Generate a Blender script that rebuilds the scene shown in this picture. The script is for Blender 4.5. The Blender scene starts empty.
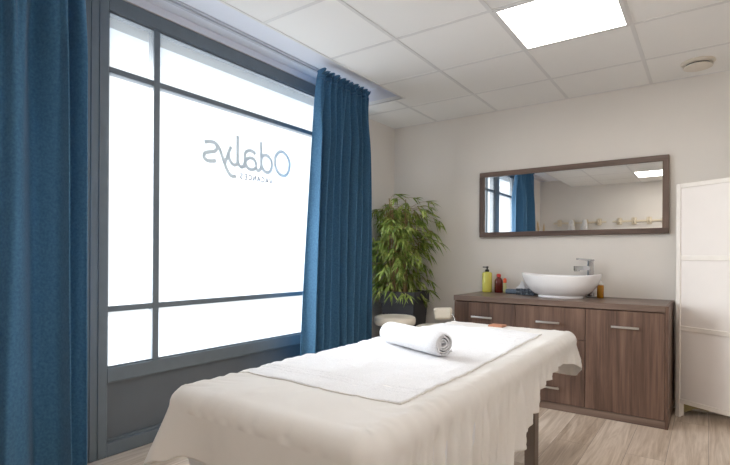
import bpy, bmesh, math, random
from mathutils import Vector, Matrix, noise
R = math.radians
scn = bpy.context.scene
col = scn.collection

# ------------------------------------------------------------------ camera
F_PX, CY = 485.67, 257.96
yaw, rol = R(35.36), R(0.335)
fw = Vector((-math.sin(yaw), math.cos(yaw), 0)); r0 = Vector((math.cos(yaw), math.sin(yaw), 0)); u0 = Vector((0, 0, 1))
rt = r0*math.cos(rol) + u0*math.sin(rol); up = -r0*math.sin(rol) + u0*math.cos(rol)
cam_data = bpy.data.cameras.new('camera'); cam = bpy.data.objects.new('camera', cam_data); col.objects.link(cam)
m = Matrix.Identity(4)
for i in range(3):
    m[i][0] = rt[i]; m[i][1] = up[i]; m[i][2] = -fw[i]
m[2][3] = 1.09
cam.matrix_world = m
cam_data.sensor_width = 36; cam_data.sensor_fit = 'HORIZONTAL'
cam_data.lens = F_PX/730*36
cam_data.shift_y = (CY-232.5)/730
cam_data.clip_start = 0.02
scn.camera = cam

# ------------------------------------------------------------------ world, light, exposure
WORLD = 0.62
SUN = 12.5
LED = 8.5
w = bpy.data.worlds.new('overcast_sky'); scn.world = w; w.use_nodes = True
bg = w.node_tree.nodes['Background']
bg.inputs[0].default_value = (0.95, 0.975, 1.0, 1); bg.inputs[1].default_value = WORLD
def area(name, loc, rot, sx, sy, power, colour, portal=False):
    L = bpy.data.lights.new(name, 'AREA'); L.shape = 'RECTANGLE'; L.size = sx; L.size_y = sy
    L.energy = power; L.color = colour
    o = bpy.data.objects.new(name, L); o.location = loc; o.rotation_euler = rot; col.objects.link(o)
    if portal: L.cycles.is_portal = True
    return o
area('window_portal', (-2.72, 1.85, 1.45), (0, R(-90), 0), 2.2, 3.5, 1, (1, 1, 1), True)
sl = bpy.data.lights.new('hazy_sun', 'SUN'); sl.energy = SUN; sl.angle = R(75); sl.color = (.93, .965, 1.0)
so_ = bpy.data.objects.new('hazy_sun', sl); col.objects.link(so_)
so_.rotation_euler = Vector((1, .22, -.42)).to_track_quat('-Z', 'Y').to_euler(); so_.location = (-6, 0, 4)
scn.view_settings.view_transform = 'Standard'
scn.view_settings.look = 'None'
scn.view_settings.exposure = 0.62
scn.view_settings.gamma = 1.0
scn.view_settings.use_curve_mapping = False
scn.cycles.use_denoising = True
scn.cycles.max_bounces = 10; scn.cycles.diffuse_bounces = 6; scn.cycles.transparent_max_bounces = 12
scn.cycles.sample_clamp_indirect = 6
scn.cycles.caustics_reflective = False; scn.cycles.caustics_refractive = False

# ------------------------------------------------------------------ materials
def srgb(r, g, b):
    f = lambda c: (c/255)/12.92 if c/255 <= .04045 else ((c/255+.055)/1.055)**2.4
    return (f(r), f(g), f(b), 1)
class NT:
    def __init__(s, name):
        s.m = bpy.data.materials.new(name); s.m.use_nodes = True; s.t = s.m.node_tree
        s.b = s.t.nodes['Principled BSDF']; s.out = s.t.nodes['Material Output']
    def n(s, typ, **kw):
        x = s.t.nodes.new(typ)
        for k, v in kw.items(): setattr(x, k, v)
        return x
    def l(s, a, b): s.t.links.new(a, b)
    def coord(s, scale=(1, 1, 1), rot=(0, 0, 0), kind='Object'):
        tc = s.n('ShaderNodeTexCoord'); mp = s.n('ShaderNodeMapping')
        mp.inputs['Scale'].default_value = scale; mp.inputs['Rotation'].default_value = rot
        s.l(tc.outputs[kind], mp.inputs[0]); return mp.outputs[0]
    def noise(s, vec, scale, detail=3, rough=.5, dist=0):
        x = s.n('ShaderNodeTexNoise'); x.inputs['Scale'].default_value = scale; x.inputs['Detail'].default_value = detail
        x.inputs['Roughness'].default_value = rough; x.inputs['Distortion'].default_value = dist
        s.l(vec, x.inputs['Vector']); return x.outputs['Fac']
    def ramp(s, fac, stops):
        x = s.n('ShaderNodeValToRGB'); e = x.color_ramp.elements
        while len(e) < len(stops): e.new(.5)
        for i, (p, c) in enumerate(stops): e[i].position = p; e[i].color = c
        s.l(fac, x.inputs[0]); return x.outputs[0]
    def bump(s, h, strength=.2, dist=.01):
        x = s.n('ShaderNodeBump'); x.inputs['Strength'].default_value = strength; x.inputs['Distance'].default_value = dist
        s.l(h, x.inputs['Height']); s.l(x.outputs[0], s.b.inputs['Normal'])
    def set(s, **kw):
        for k, v in kw.items(): s.b.inputs[k.replace('_', ' ')].default_value = v
        return s
def plain(name, c, rough=.5, metal=0, var=.05, vs=8, bump=0, bs=200, **kw):
    t = NT(name); v = t.coord()
    f = t.noise(v, vs)
    a = tuple(x*(1-var) for x in c[:3])+(1,); b = tuple(min(1, x*(1+var)) for x in c[:3])+(1,)
    t.l(t.ramp(f, [(.3, a), (.7, b)]), t.b.inputs['Base Color'])
    t.set(Roughness=rough, Metallic=metal)
    if bump: t.bump(t.noise(v, bs), bump, .003)
    for k, x in kw.items(): t.b.inputs[k.replace('_', ' ')].default_value = x
    return t.m
def wood(name, dark, mid, light, axis=2, rough=.45):
    t = NT(name)
    sc = [5, 5, 5]; sc[axis] = .42
    n1 = t.noise(t.coord(tuple(sc)), 1.5, 7, .62, .9)
    sc3 = [16, 16, 16]; sc3[axis] = .8
    n3 = t.noise(t.coord(tuple(sc3)), 1.3, 5, .6, .6)
    sc2 = [90, 90, 90]; sc2[axis] = 2
    n2 = t.noise(t.coord(tuple(sc2)), 1.5, 4, .6)
    mx = t.n('ShaderNodeMix', data_type='FLOAT'); mx.inputs['Factor'].default_value = .38
    t.l(n1, mx.inputs['A']); t.l(n3, mx.inputs['B'])
    mx2 = t.n('ShaderNodeMix', data_type='FLOAT'); mx2.inputs['Factor'].default_value = .22
    t.l(mx.outputs['Result'], mx2.inputs['A']); t.l(n2, mx2.inputs['B'])
    t.l(t.ramp(mx2.outputs['Result'], [(.36, dark), (.5, mid), (.66, light)]), t.b.inputs['Base Color'])
    t.set(Roughness=rough); t.bump(n2, .08, .002)
    return t.m
def emit(name, c, st):
    t = NT(name); t.t.nodes.remove(t.b); e = t.n('ShaderNodeEmission'); e.inputs[0].default_value = c; e.inputs[1].default_value = st
    t.l(e.outputs[0], t.out.inputs[0]); return t.m

WALL = srgb(226, 221, 215)
M = {}
M['wall'] = plain('painted_wall', WALL, .85, var=.015, vs=3, bump=.25, bs=260)
M['ceiling'] = plain('ceiling_tile', srgb(240, 239, 237), .9, var=.008, vs=2, bump=.15, bs=350)
M['grid'] = plain('ceiling_grid_paint', srgb(222, 221, 220), .6, var=.01)
M['recess'] = plain('recess_paint', srgb(226, 228, 236), .7, var=.01)
M['rail'] = plain('curtain_rail_white', srgb(196, 198, 206), .4, var=.01)
M['frame'] = plain('grey_window_paint', srgb(104, 114, 122), .4, var=.05, vs=12)
M['panel'] = plain('dark_grey_panel', srgb(94, 101, 108), .38, var=.05, vs=6)
M['wood'] = wood('walnut_melamine', srgb(64, 46, 38), srgb(103, 79, 67), srgb(138, 110, 94))
M['wood_h'] = wood('walnut_melamine_across', srgb(76, 60, 52), srgb(112, 93, 83), srgb(138, 118, 106), axis=0, rough=.33)
M['wood_mirror'] = wood('walnut_mirror_frame', srgb(62, 48, 42), srgb(98, 80, 71), srgb(130, 108, 96), axis=2, rough=.45)
M['wood_mirror_h'] = wood('walnut_mirror_frame_across', srgb(62, 48, 42), srgb(98, 80, 71), srgb(130, 108, 96), axis=0, rough=.45)
M['chrome'] = plain('chrome', (.50, .51, .53, 1), .10, 1, var=.01)
M['steel'] = plain('brushed_steel', (.72, .71, .70, 1), .3, 1, var=.02)
M['ceramic'] = plain('white_ceramic', srgb(246, 246, 248), .12, var=.004)
M['mirror'] = plain('mirror_glass', (.86, .87, .87, 1), .01, 1, var=0)
M['pot'] = plain('anthracite_planter', srgb(52, 52, 56), .55, var=.06)
M['soil'] = plain('soil', srgb(50, 40, 32), .95, var=.3, vs=60)
M['leather'] = plain('cream_leatherette', srgb(238, 231, 217), .38, var=.015, bump=.1)
M['black'] = plain('black_plastic', srgb(32, 32, 34), .45, var=.05)
M['tan'] = plain('tan_leather', srgb(176, 120, 92), .5, var=.06)
M['cream_plastic'] = plain('cream_plastic', srgb(226, 214, 192), .5, var=.02)
M['divider'] = plain('divider_frame_paint', srgb(232, 226, 219), .6, var=.03, vs=20)
M['divider_cloth'] = plain('divider_panel_cloth', srgb(232, 226, 222), .85, var=.01, bump=.15, bs=300)
M['divider_back'] = plain('divider_apron_olive', srgb(150, 138, 96), .7, var=.05)
M['vent'] = plain('vent_white', srgb(222, 214, 202), .5, var=.01)
M['dark'] = plain('dark_gap', srgb(40, 38, 36), .8, var=.02)
M['table_leg'] = plain('brown_table_leg', srgb(96, 82, 72), .5, var=.06)
M['yellow_soap'] = plain('yellow_green_soap', srgb(212, 206, 96), .15, var=.03)
M['brown_glass'] = plain('brown_red_bottle', srgb(92, 28, 20), .12, var=.05)
M['red'] = plain('red_cap', srgb(190, 36, 28), .4, var=.03)
M['orange'] = plain('orange_cap', srgb(222, 92, 50), .4, var=.03)
M['clearish'] = plain('pale_green_bottle', srgb(198, 196, 140), .2, var=.05)
M['amber'] = plain('amber_soap', srgb(188, 128, 30), .15, var=.05)
M['white_plastic'] = plain('white_plastic', srgb(232, 230, 226), .4, var=.01)
M['concrete'] = plain('pavement', srgb(160, 166, 174), .9, var=.04)
M['lintel'] = plain('outside_lintel_render', srgb(225, 228, 230), .9, var=.03)
M['pampas'] = plain('dried_pampas', srgb(206, 178, 138), .9, var=.1, vs=80)
M['led'] = emit('led_diffuser', (1.0, .94, .87, 1), LED)
M['trim'] = plain('baseboard_paint', srgb(205, 198, 190), .5, var=.01)

def fabric(name, c, c2, vs, trans=0.0, bumps=.25, bscale=500, rough=.9, wrinkle=0):
    t = NT(name); v = t.coord()
    f = t.noise(v, vs, 4)
    t.l(t.ramp(f, [(.3, c), (.7, c2)]), t.b.inputs['Base Color'])
    t.set(Roughness=rough)
    try: t.b.inputs['Sheen Weight'].default_value = .15
    except Exception: pass
    t.bump(t.noise(v, bscale, 2), bumps, .003)
    if wrinkle:
        nz = t.n('ShaderNodeTexNoise'); nz.noise_type = 'RIDGED_MULTIFRACTAL'; nz.inputs['Scale'].default_value = 5.5; nz.inputs['Detail'].default_value = 3; nz.inputs['Distortion'].default_value = .6
        t.l(t.coord((1.6, 1, .8), (0, 0, R(25))), nz.inputs['Vector'])
        b2 = t.n('ShaderNodeBump'); b2.inputs['Strength'].default_value = wrinkle; b2.inputs['Distance'].default_value = .010
        t.l(nz.outputs['Fac'], b2.inputs['Height'])
        b1 = t.b.inputs['Normal'].links[0].from_node; t.l(b2.outputs[0], b1.inputs['Normal'])
    if trans:
        tr = t.n('ShaderNodeBsdfTranslucent'); tr.inputs[0].default_value = c2
        mx = t.n('ShaderNodeMixShader'); mx.inputs[0].default_value = trans
        t.l(t.b.outputs[0], mx.inputs[1]); t.l(tr.outputs[0], mx.inputs[2]); t.l(mx.outputs[0], t.out.inputs[0])
    return t.m
M['curtain'] = fabric('blue_curtain', srgb(60, 106, 142), srgb(80, 130, 166), 90, .12, .4, 260)
M['sheet'] = fabric('cotton_sheet', srgb(240, 237, 234), srgb(244, 242, 240), 5, .35, .12, 700, wrinkle=.5)
M['undersheet'] = fabric('white_undersheet', srgb(228, 230, 236), srgb(236, 237, 241), 5, .15, .12, 700)
M['towel'] = fabric('white_terry', srgb(212, 212, 216), srgb(232, 232, 235), 260, 0, 1.0, 200, wrinkle=.5)
M['towel_hem'] = fabric('towel_hem', srgb(205, 200, 194), srgb(224, 220, 215), 200, 0, .5, 240)
M['robe'] = fabric('white_robe', srgb(214, 212, 210), srgb(240, 238, 236), 30, .1, .3, 300)

# leaves
t = NT('bamboo_leaf'); v = t.coord()
oi = t.noise(v, 14, 3, .7)
t.l(t.ramp(oi, [(.25, srgb(58, 76, 38)), (.48, srgb(124, 144, 66)), (.66, srgb(204, 210, 124))]), t.b.inputs['Base Color']); t.set(Roughness=.5)
tr = t.n('ShaderNodeBsdfTranslucent'); tr.inputs[0].default_value = srgb(120, 150, 50); mx = t.n('ShaderNodeMixShader'); mx.inputs[0].default_value = .25
t.l(t.b.outputs[0], mx.inputs[1]); t.l(tr.outputs[0], mx.inputs[2]); t.l(mx.outputs[0], t.out.inputs[0]); M['leaf'] = t.m
M['cane'] = plain('bamboo_cane', srgb(150, 122, 84), .5, var=.2, vs=30)

# frosted window film: mostly clear, some milky scatter
t = NT('frosted_glass'); t.t.nodes.remove(t.b)
a = t.n('ShaderNodeBsdfTransparent'); a.inputs[0].default_value = (.97, .98, .98, 1)
b = t.n('ShaderNodeBsdfTranslucent'); b.inputs[0].default_value = (.95, .97, .98, 1)
mx = t.n('ShaderNodeMixShader'); mx.inputs[0].default_value = .08
t.l(a.outputs[0], mx.inputs[1]); t.l(b.outputs[0], mx.inputs[2]); t.l(mx.outputs[0], t.out.inputs[0])
M['frost'] = t.m
# vinyl lettering, half see-through
t = NT('lettering_film'); t.t.nodes.remove(t.b)
a = t.n('ShaderNodeBsdfTransparent'); a.inputs[0].default_value = (.40, .47, .52, 1)
b = t.n('ShaderNodeBsdfDiffuse'); b.inputs[0].default_value = (.78, .86, .90, 1)
mx = t.n('ShaderNodeMixShader'); mx.inputs[0].default_value = .75
t.l(a.outputs[0], mx.inputs[1]); t.l(b.outputs[0], mx.inputs[2]); t.l(mx.outputs[0], t.out.inputs[0])
M['letters'] = t.m
t2 = NT('lettering_film_pale'); t2.t.nodes.remove(t2.b)
a = t2.n('ShaderNodeBsdfTransparent'); a.inputs[0].default_value = (.25, .28, .33, 1)
b = t2.n('ShaderNodeBsdfDiffuse'); b.inputs[0].default_value = (.55, .61, .70, 1)
mx = t2.n('ShaderNodeMixShader'); mx.inputs[0].default_value = .75
t2.l(a.outputs[0], mx.inputs[1]); t2.l(b.outputs[0], mx.inputs[2]); t2.l(mx.outputs[0], t2.out.inputs[0])
M['letters_pale'] = t2.m

# laminate floor, planks along Y
t = NT('oak_laminate_floor')
v = t.coord((1, 1, 1), (0, 0, R(90)))
br = t.n('ShaderNodeTexBrick'); br.offset = .37
br.inputs['Scale'].default_value = 1; br.inputs['Brick Width'].default_value = 1.3; br.inputs['Row Height'].default_value = .19
br.inputs['Mortar Size'].default_value = .0012; br.inputs['Bias'].default_value = 0
br.inputs['Color1'].default_value = (0, 0, 0, 1); br.inputs['Color2'].default_value = (1, 1, 1, 1); br.inputs['Mortar'].default_value = (.5, .5, .5, 1)
t.l(v, br.inputs['Vector'])
vm = t.n('ShaderNodeVectorMath', operation='MULTIPLY_ADD')
vm.inputs[1].default_value = (7, 7, 7)
tc = t.coord((7.0, .55, 1))
t.l(br.outputs['Color'], vm.inputs[0]); t.l(tc, vm.inputs[2])
n1 = t.noise(vm.outputs[0], 1.6, 6, .62, 1.8)
tc2 = t.coord((60, 2.5, 1)); n2 = t.noise(tc2, 1.5, 4, .6)
mx = t.n('ShaderNodeMix', data_type='FLOAT'); mx.inputs['Factor'].default_value = .3; t.l(n1, mx.inputs['A']); t.l(n2, mx.inputs['B'])
mx3 = t.n('ShaderNodeMix', data_type='FLOAT'); mx3.inputs['Factor'].default_value = .12; t.l(mx.outputs['Result'], mx3.inputs['A']); t.l(br.outputs['Color'], mx3.inputs['B'])
c = t.ramp(mx3.outputs['Result'], [(.30, srgb(138, 118, 100)), (.46, srgb(190, 172, 154)), (.64, srgb(226, 212, 198))])
mm = t.n('ShaderNodeMix', data_type='RGBA', blend_type='MIX'); t.l(br.outputs['Fac'], mm.inputs['Factor']); t.l(c, mm.inputs['A']); mm.inputs['B'].default_value = srgb(140, 124, 110)
t.l(mm.outputs['Result'], t.b.inputs['Base Color']); t.set(Roughness=.38); t.bump(n2, .06, .002)
M['floor'] = t.m

# leaflet / tissue box pattern
t = NT('patterned_tissue_box'); v = t.coord((1, 1, 1))
t.l(t.ramp(t.noise(v, 60, 5, .7), [(.42, srgb(38, 44, 54)), (.55, srgb(80, 92, 108)), (.68, srgb(170, 178, 186))]), t.b.inputs['Base Color']); t.set(Roughness=.5)
M['pattern'] = t.m
M['bluegrey'] = plain('blue_grey_wrap', srgb(96, 112, 132), .35, var=.25, vs=60)

# ------------------------------------------------------------------ mesh helpers
def box(bm, x0, x1, y0, y1, z0, z1, bev=0, seg=2, mat=None):
    ret = bmesh.ops.create_cube(bm, size=1)
    vs = ret['verts']
    for v in vs:
        v.co = Vector((x0+(v.co.x+.5)*(x1-x0), y0+(v.co.y+.5)*(y1-y0), z0+(v.co.z+.5)*(z1-z0)))
        if mat: v.co = mat @ v.co
    if bev:
        es = list({e for v in vs for e in v.link_edges})
        bmesh.ops.bevel(bm, geom=es, offset=bev, segments=seg, profile=.6, affect='EDGES')
def lathe(bm, prof, seg=32, loc=(0, 0, 0), sx=1, sy=1, cap=True):
    rings = []
    for r, z in prof:
        rings.append([bm.verts.new((loc[0]+sx*r*math.cos(2*math.pi*i/seg), loc[1]+sy*r*math.sin(2*math.pi*i/seg), loc[2]+z)) for i in range(seg)])
    for a, b in zip(rings, rings[1:]):
        for i in range(seg):
            bm.faces.new((a[i], a[(i+1) % seg], b[(i+1) % seg], b[i]))
    if cap:
        bm.faces.new(rings[0][::-1]); bm.faces.new(rings[-1])
def tube(bm, pts, rad, seg=10, cap=True):
    pts = [Vector(p) for p in pts]; n = len(pts); rads = rad if isinstance(rad, (list, tuple)) else [rad]*n
    rings = []; ref = None
    for i, p in enumerate(pts):
        d = (pts[min(i+1, n-1)]-pts[max(i-1, 0)]).normalized()
        if ref is None:
            ref = Vector((0, 0, 1)) if abs(d.z) < .9 else Vector((1, 0, 0))
        a = d.cross(ref).normalized(); ref = a.cross(d).normalized()
        rings.append([bm.verts.new(p+(a*math.cos(2*math.pi*k/seg)+ref*math.sin(2*math.pi*k/seg))*rads[i]) for k in range(seg)])
    for a, b in zip(rings, rings[1:]):
        for i in range(seg): bm.faces.new((a[i], a[(i+1) % seg], b[(i+1) % seg], b[i]))
    if cap: bm.faces.new(rings[0][::-1]); bm.faces.new(rings[-1])
def smooth_path(pts, n=6):
    out = []
    P = [Vector(p) for p in pts]
    for i in range(len(P)-1):
        p0 = P[max(i-1, 0)]; p1 = P[i]; p2 = P[i+1]; p3 = P[min(i+2, len(P)-1)]
        for k in range(n):
            t_ = k/n
            out.append(.5*((2*p1)+(-p0+p2)*t_+(2*p0-5*p1+4*p2-p3)*t_*t_+(-p0+3*p1-3*p2+p3)*t_**3))
    out.append(P[-1]); return out
def link(name, bm, mat, parent=None, smooth=False, loc=(0, 0, 0), angle=40):
    bmesh.ops.recalc_face_normals(bm, faces=bm.faces[:])
    me = bpy.data.meshes.new(name); bm.to_mesh(me); bm.free()
    for mt in (mat if isinstance(mat, list) else [mat]): me.materials.append(M[mt])
    if smooth:
        for p in me.polygons: p.use_smooth = True
        if angle < 180:
            try: me.set_sharp_from_angle(angle=R(angle))
            except Exception: pass
    o = bpy.data.objects.new(name, me); o.location = loc; col.objects.link(o)
    if parent: o.parent = parent
    return o
def thing(name, label, cat, loc=(0, 0, 0), rz=0, group=None):
    o = bpy.data.objects.new(name, None); o.location = loc; o.rotation_euler.z = rz; o.empty_display_size = .1; col.objects.link(o)
    return tag(o, label, cat, group)
def tag(o, label, cat, group=None):
    o['label'] = label; o['category'] = cat
    if group: o['group'] = group
    return o
def struct(name, bm=None, mat=None, label=None, smooth=False, cat=None):
    if bm is None:
        o = bpy.data.objects.new(name, None); o.empty_display_size = .1; col.objects.link(o)
    else: o = link(name, bm, mat, smooth=smooth)
    o['kind'] = 'structure'
    if label: o['label'] = label
    return o
def B(*a, **k):
    bm = bmesh.new(); box(bm, *a, **k); return bm

# ------------------------------------------------------------------ room shell
XL, XR, YF, YB, ZC = -2.65, 1.30, 4.25, -1.05, 2.42
RZ = 2.56   # recess ceiling
RX, RY = -2.08, 3.47
struct('floor', B(XL-.2, XR+.1, YB-.1, YF+.1, -.08, 0), 'floor', 'light oak laminate floor with planks running towards the back wall')
struct('wall_back', B(XL-.2, XR+.1, YF, YF+.1, 0, 2.8), 'wall', 'plain greige wall behind the mirror and the vanity cabinet')
struct('wall_right', B(XR, XR+.1, YB-.1, YF, 0, 2.8), 'wall', 'plain greige wall on the right of the room')
struct('wall_front', B(XL-.2, XR, YB-.1, YB, 0, 2.8), 'wall', 'plain greige wall with the coat racks, seen in the mirror')
WY0, WY1 = .10, 3.50
bm = B(XL-.2, XL, WY1, YF, 0, 2.8); box(bm, XL-.2, XL, YB, WY0, 0, 2.8); box(bm, XL-.2, XL, WY0, WY1, 2.512, 2.8)
struct('wall_left', bm, 'wall', 'greige wall pierced by the large grey framed window')
bm = B(RX, XR, YB, YF, ZC, ZC+.03); box(bm, XL, RX, RY, YF, ZC, ZC+.03)
struct('ceiling', bm, 'ceiling', 'suspended ceiling of square off-white tiles')
bm = B(XL, RX, YB, RY, RZ, RZ+.03); box(bm, RX, RX+.02, YB, RY+.02, ZC+.03, RZ+.03); box(bm, XL, RX, RY, RY+.02, ZC+.03, RZ+.03)
box(bm, XL-.001, XL+.002, WY0, WY1, 2.513, RZ); struct('trim_1', bm, 'recess', 'raised white ceiling recess above the window where the curtains hang')
# suspended ceiling grid bars
bm = bmesh.new()
gx = [-.365-.6*k for k in range(-2, 4)]; gy = [3.71-.6*k for k in range(0, 8)]
for x in gx:
    box(bm, x-.011, x+.011, (RY if x < RX else YB)+.0, YF, ZC-.0025, ZC+.001)
for y in gy:
    box(bm, (XL if y > RY else RX), XR, y-.011, y+.011, ZC-.002, ZC+.001)
struct('trim_2', bm, 'grid', 'thin white metal grid bars between the ceiling tiles')
bm = bmesh.new()
box(bm, RX-.004, RX+.012, YB, RY+.012, ZC-.003, ZC+.002); box(bm, XL, RX, RY-.004, RY+.012, ZC-.003, ZC+.002)
box(bm, XL, XR, YF-.015, YF, ZC-.003, ZC+.001); box(bm, XR-.015, XR, YB, YF, ZC-.003, ZC+.001); box(bm, RX, XR, YB, YB+.015, ZC-.003, ZC+.001)
struct('trim_3', bm, 'grid', 'white edge angle along the ceiling border')
struct('baseboard_back', B(XL, XR, YF-.012, YF, 0, .07), 'trim')
struct('baseboard_right', B(XR-.012, XR, YB, YF-.012, 0, .07), 'trim')
struct('baseboard_front', B(XL, XR-.012, YB, YB+.012, 0, .07), 'trim')
struct('baseboard_left', B(XL, XL+.012, WY1+.02, YF-.012, 0, .07), 'trim')

# curtain rail in the recess
bm = bmesh.new()
box(bm, -2.535, -2.517, YB+.1, RY-.02, RZ-.014, RZ); box(bm, -2.50, -2.488, YB+.1, RY-.02, RZ-.010, RZ)
tag(link('curtain_rail', bm, 'rail'), 'slim white double curtain rail fixed in the ceiling recess', 'curtain rail')

# ------------------------------------------------------------------ windows
def window(n, y0, y1, mulls, label):
    root = struct('window_%d' % n, label=label)
    X0, X1 = -2.74, -2.655          # frame depth
    xg = -2.676
    jl = .093
    bm = bmesh.new()
    box(bm, X0, X1, y0, y0+jl, 0.002, 2.51, bev=.003, seg=1); box(bm, X0, X1, y1-jl, y1, 0.002, 2.51, bev=.003, seg=1)
    box(bm, X0, X1, y0+jl, y1-jl, 2.428, 2.51, bev=.003, seg=1)
    box(bm, X0, X1, y0+jl, y1-jl, .405, .483, bev=.003, seg=1)
    box(bm, X0, X1, y0+jl, y1-jl, .002, .075, bev=.003, seg=1)
    # raised inner beads
    box(bm, X1-.002, X1+.006, y0+jl*.45, y0+jl*.55, .01, 2.5); 
    box(bm, X0+.02, X1-.015, y0+jl, y0+jl+.01, .47, 2.43); box(bm, X0+.02, X1-.015, y0+jl, y1-jl, 2.418, 2.428); box(bm, X0+.02, X1-.015, y0+jl, y1-jl, .483, .492)
    f = link('window_frame', bm, 'frame', root)
    k = link('kick_panel', B(X0+.02, X1-.035, y0+jl, y1-jl, .075, .405), 'panel', root); k['label'] = 'solid dark grey lower panel'
    bm = bmesh.new(); box(bm, X1-.036, X1-.02, y0+jl, y0+jl+.012, .08, .40); box(bm, X1-.036, X1-.02, y0+jl, y1-jl, .075, .088); box(bm, X1-.036, X1-.02, y0+jl, y1-jl, .395, .405)
    link('panel_bead', bm, 'frame', root)
    for my in mulls:
        link('mullion', B(X0+.015, X1-.01, my-.019, my+.019, .483, 2.428, bev=.002, seg=1), 'frame', root)
    ys = [y0+jl]+mulls+[y1-jl]
    zs = [(.483, .787), (.819, 2.094), (2.126, 2.428)]
    for z in (.803, 2.110):
        link('transom', B(X0+.018, X1-.013, y0+jl, y1-jl, z-.016, z+.016, bev=.002, seg=1), 'frame', root)
    for a, b_ in zip(ys, ys[1:]):
        for z0, z1 in zs:
            link('pane', B(xg-.003, xg+.003, a, b_, z0-.005, z1+.005), 'frost', root)
window(1, 1.245, WY1, [1.625], 'large grey framed shop window with frosted panes, lettering and a solid lower panel')
window(2, WY0, 1.243, [.47], 'grey framed frosted window hidden behind the left curtain and seen in the mirror')
# outside: pavement and lintel
struct('ground_outside', B(-9, -2.86, -5, 9, -.10, -.02), 'concrete')
struct('trim_4', B(-3.15, -2.86, -2, 6, 2.425, 2.9), 'lintel', 'pale lintel outside above the window panes')

# lettering on the pane (read from the street, so mirrored from inside)
strokes = [
[(1.971, 1.84), (2.016, 1.85), (2.054, 1.848), (2.083, 1.826), (2.107, 1.783), (2.132, 1.728), (2.157, 1.679), (2.187, 1.651), (2.233, 1.648)],
[(2.063, 1.838), (2.069, 1.816), (2.05, 1.793), (2.008, 1.781), (1.976, 1.768), (1.967, 1.747), (1.98, 1.728), (2.013, 1.722), (2.064, 1.732)],
[(2.186, 1.85), (2.166, 1.806), (2.147, 1.758), (2.132, 1.724)],
[(2.169, 1.798), (2.171, 1.766), (2.192, 1.737), (2.217, 1.728), (2.241, 1.741), (2.244, 1.761)],
[(2.243, 1.937), (2.244, 1.758)],
[(2.244, 1.758), (2.259, 1.732), (2.285, 1.726), (2.312, 1.736)],
[(2.265, 1.722), (2.286, 1.727), (2.302, 1.745), (2.309, 1.779), (2.309, 1.817), (2.323, 1.84), (2.355, 1.852), (2.388, 1.848), (2.405, 1.834)],
[(2.312, 1.763), (2.328, 1.789), (2.361, 1.801), (2.394, 1.794), (2.411, 1.767), (2.406, 1.736), (2.378, 1.721), (2.345, 1.722), (2.32, 1.741), (2.312, 1.763)],
[(2.408, 1.74), (2.429, 1.722), (2.451, 1.732), (2.461, 1.753)],
[(2.459, 1.935), (2.463, 1.749)],
[(2.464, 1.819), (2.491, 1.845), (2.526, 1.842), (2.559, 1.817), (2.569, 1.779), (2.551, 1.736), (2.521, 1.721), (2.486, 1.731), (2.465, 1.762)],
[(2.605, 1.856), (2.641, 1.894), (2.686, 1.899), (2.731, 1.873), (2.755, 1.827), (2.747, 1.77), (2.719, 1.731), (2.681, 1.719), (2.636, 1.735), (2.605, 1.775), (2.599, 1.819), (2.605, 1.856)]]
bm = bmesh.new()
for si, s in enumerate(strokes):
    P = smooth_path([(0, a*.9944, 1.09+(b-1.09)*.9944) for a, b in s], 6)
    x = -2.670 + si*.0001
    hw = .0125
    L_, R_ = [], []
    closed = (Vector(s[0])-Vector(s[-1])).length < .001
    for i, p in enumerate(P):
        if closed and i in (0, len(P)-1): d = (P[1]-P[-2]).normalized()
        else: d = (P[min(i+1, len(P)-1)]-P[max(i-1, 0)]).normalized()
        n_ = Vector((0, -d.z, d.y))
        L_.append(bm.verts.new((x, p.y+n_.y*hw, p.z+n_.z*hw))); R_.append(bm.verts.new((x, p.y-n_.y*hw, p.z-n_.z*hw)))
    for i in range(len(P)-1): bm.faces.new((L_[i], L_[i+1], R_[i+1], R_[i]))
sign = thing('window_lettering', 'pale blue-grey lettering on the frosted window pane, mirrored from inside', 'lettering', (0, 0, 0))
link('large_letters', bm, 'letters', sign)
GL = {'V': [[(0, 1), (.4, 0), (.8, 1)]], 'A': [[(0, 0), (.4, 1), (.8, 0)], [(.15, .35), (.65, .35)]],
      'C': [[(.8, .85), (.55, 1), (.25, .95), (.03, .65), (.03, .35), (.25, .05), (.55, 0), (.8, .15)]],
      'N': [[(.08, 0), (.08, 1), (.75, 0), (.75, 1)]], 'E': [[(.7, 1), (.12, 1), (.12, 0), (.7, 0)], [(.12, .5), (.6, .5)]],
      'S': [[(.68, .88), (.4, 1), (.15, .85), (.2, .6), (.6, .42), (.7, .18), (.4, 0), (.1, .12)]]}
bm = bmesh.new(); hgt_ = .034
for k, ch in enumerate('VACANCES'):
    for st in GL[ch]:
        for (a0, c0), (a1, c1) in zip(st, st[1:]):
            p0 = Vector((0, 2.558-k*.0400-a0*.034, 1.640+c0*hgt_)); p1 = Vector((0, 2.558-k*.0400-a1*.034, 1.640+c1*hgt_))
            dd = (p1-p0).normalized(); nn = Vector((0, -dd.z, dd.y))*.0042; p0 -= dd*.001; p1 += dd*.001
            bm.faces.new([bm.verts.new(Vector((-2.6695, q.y, q.z))) for q in (p0-nn, p1-nn, p1+nn, p0+nn)])
so = link('small_letters', bm, 'letters_pale', sign); so['label'] = 'small word VACANCES in thin pale letters'

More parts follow.
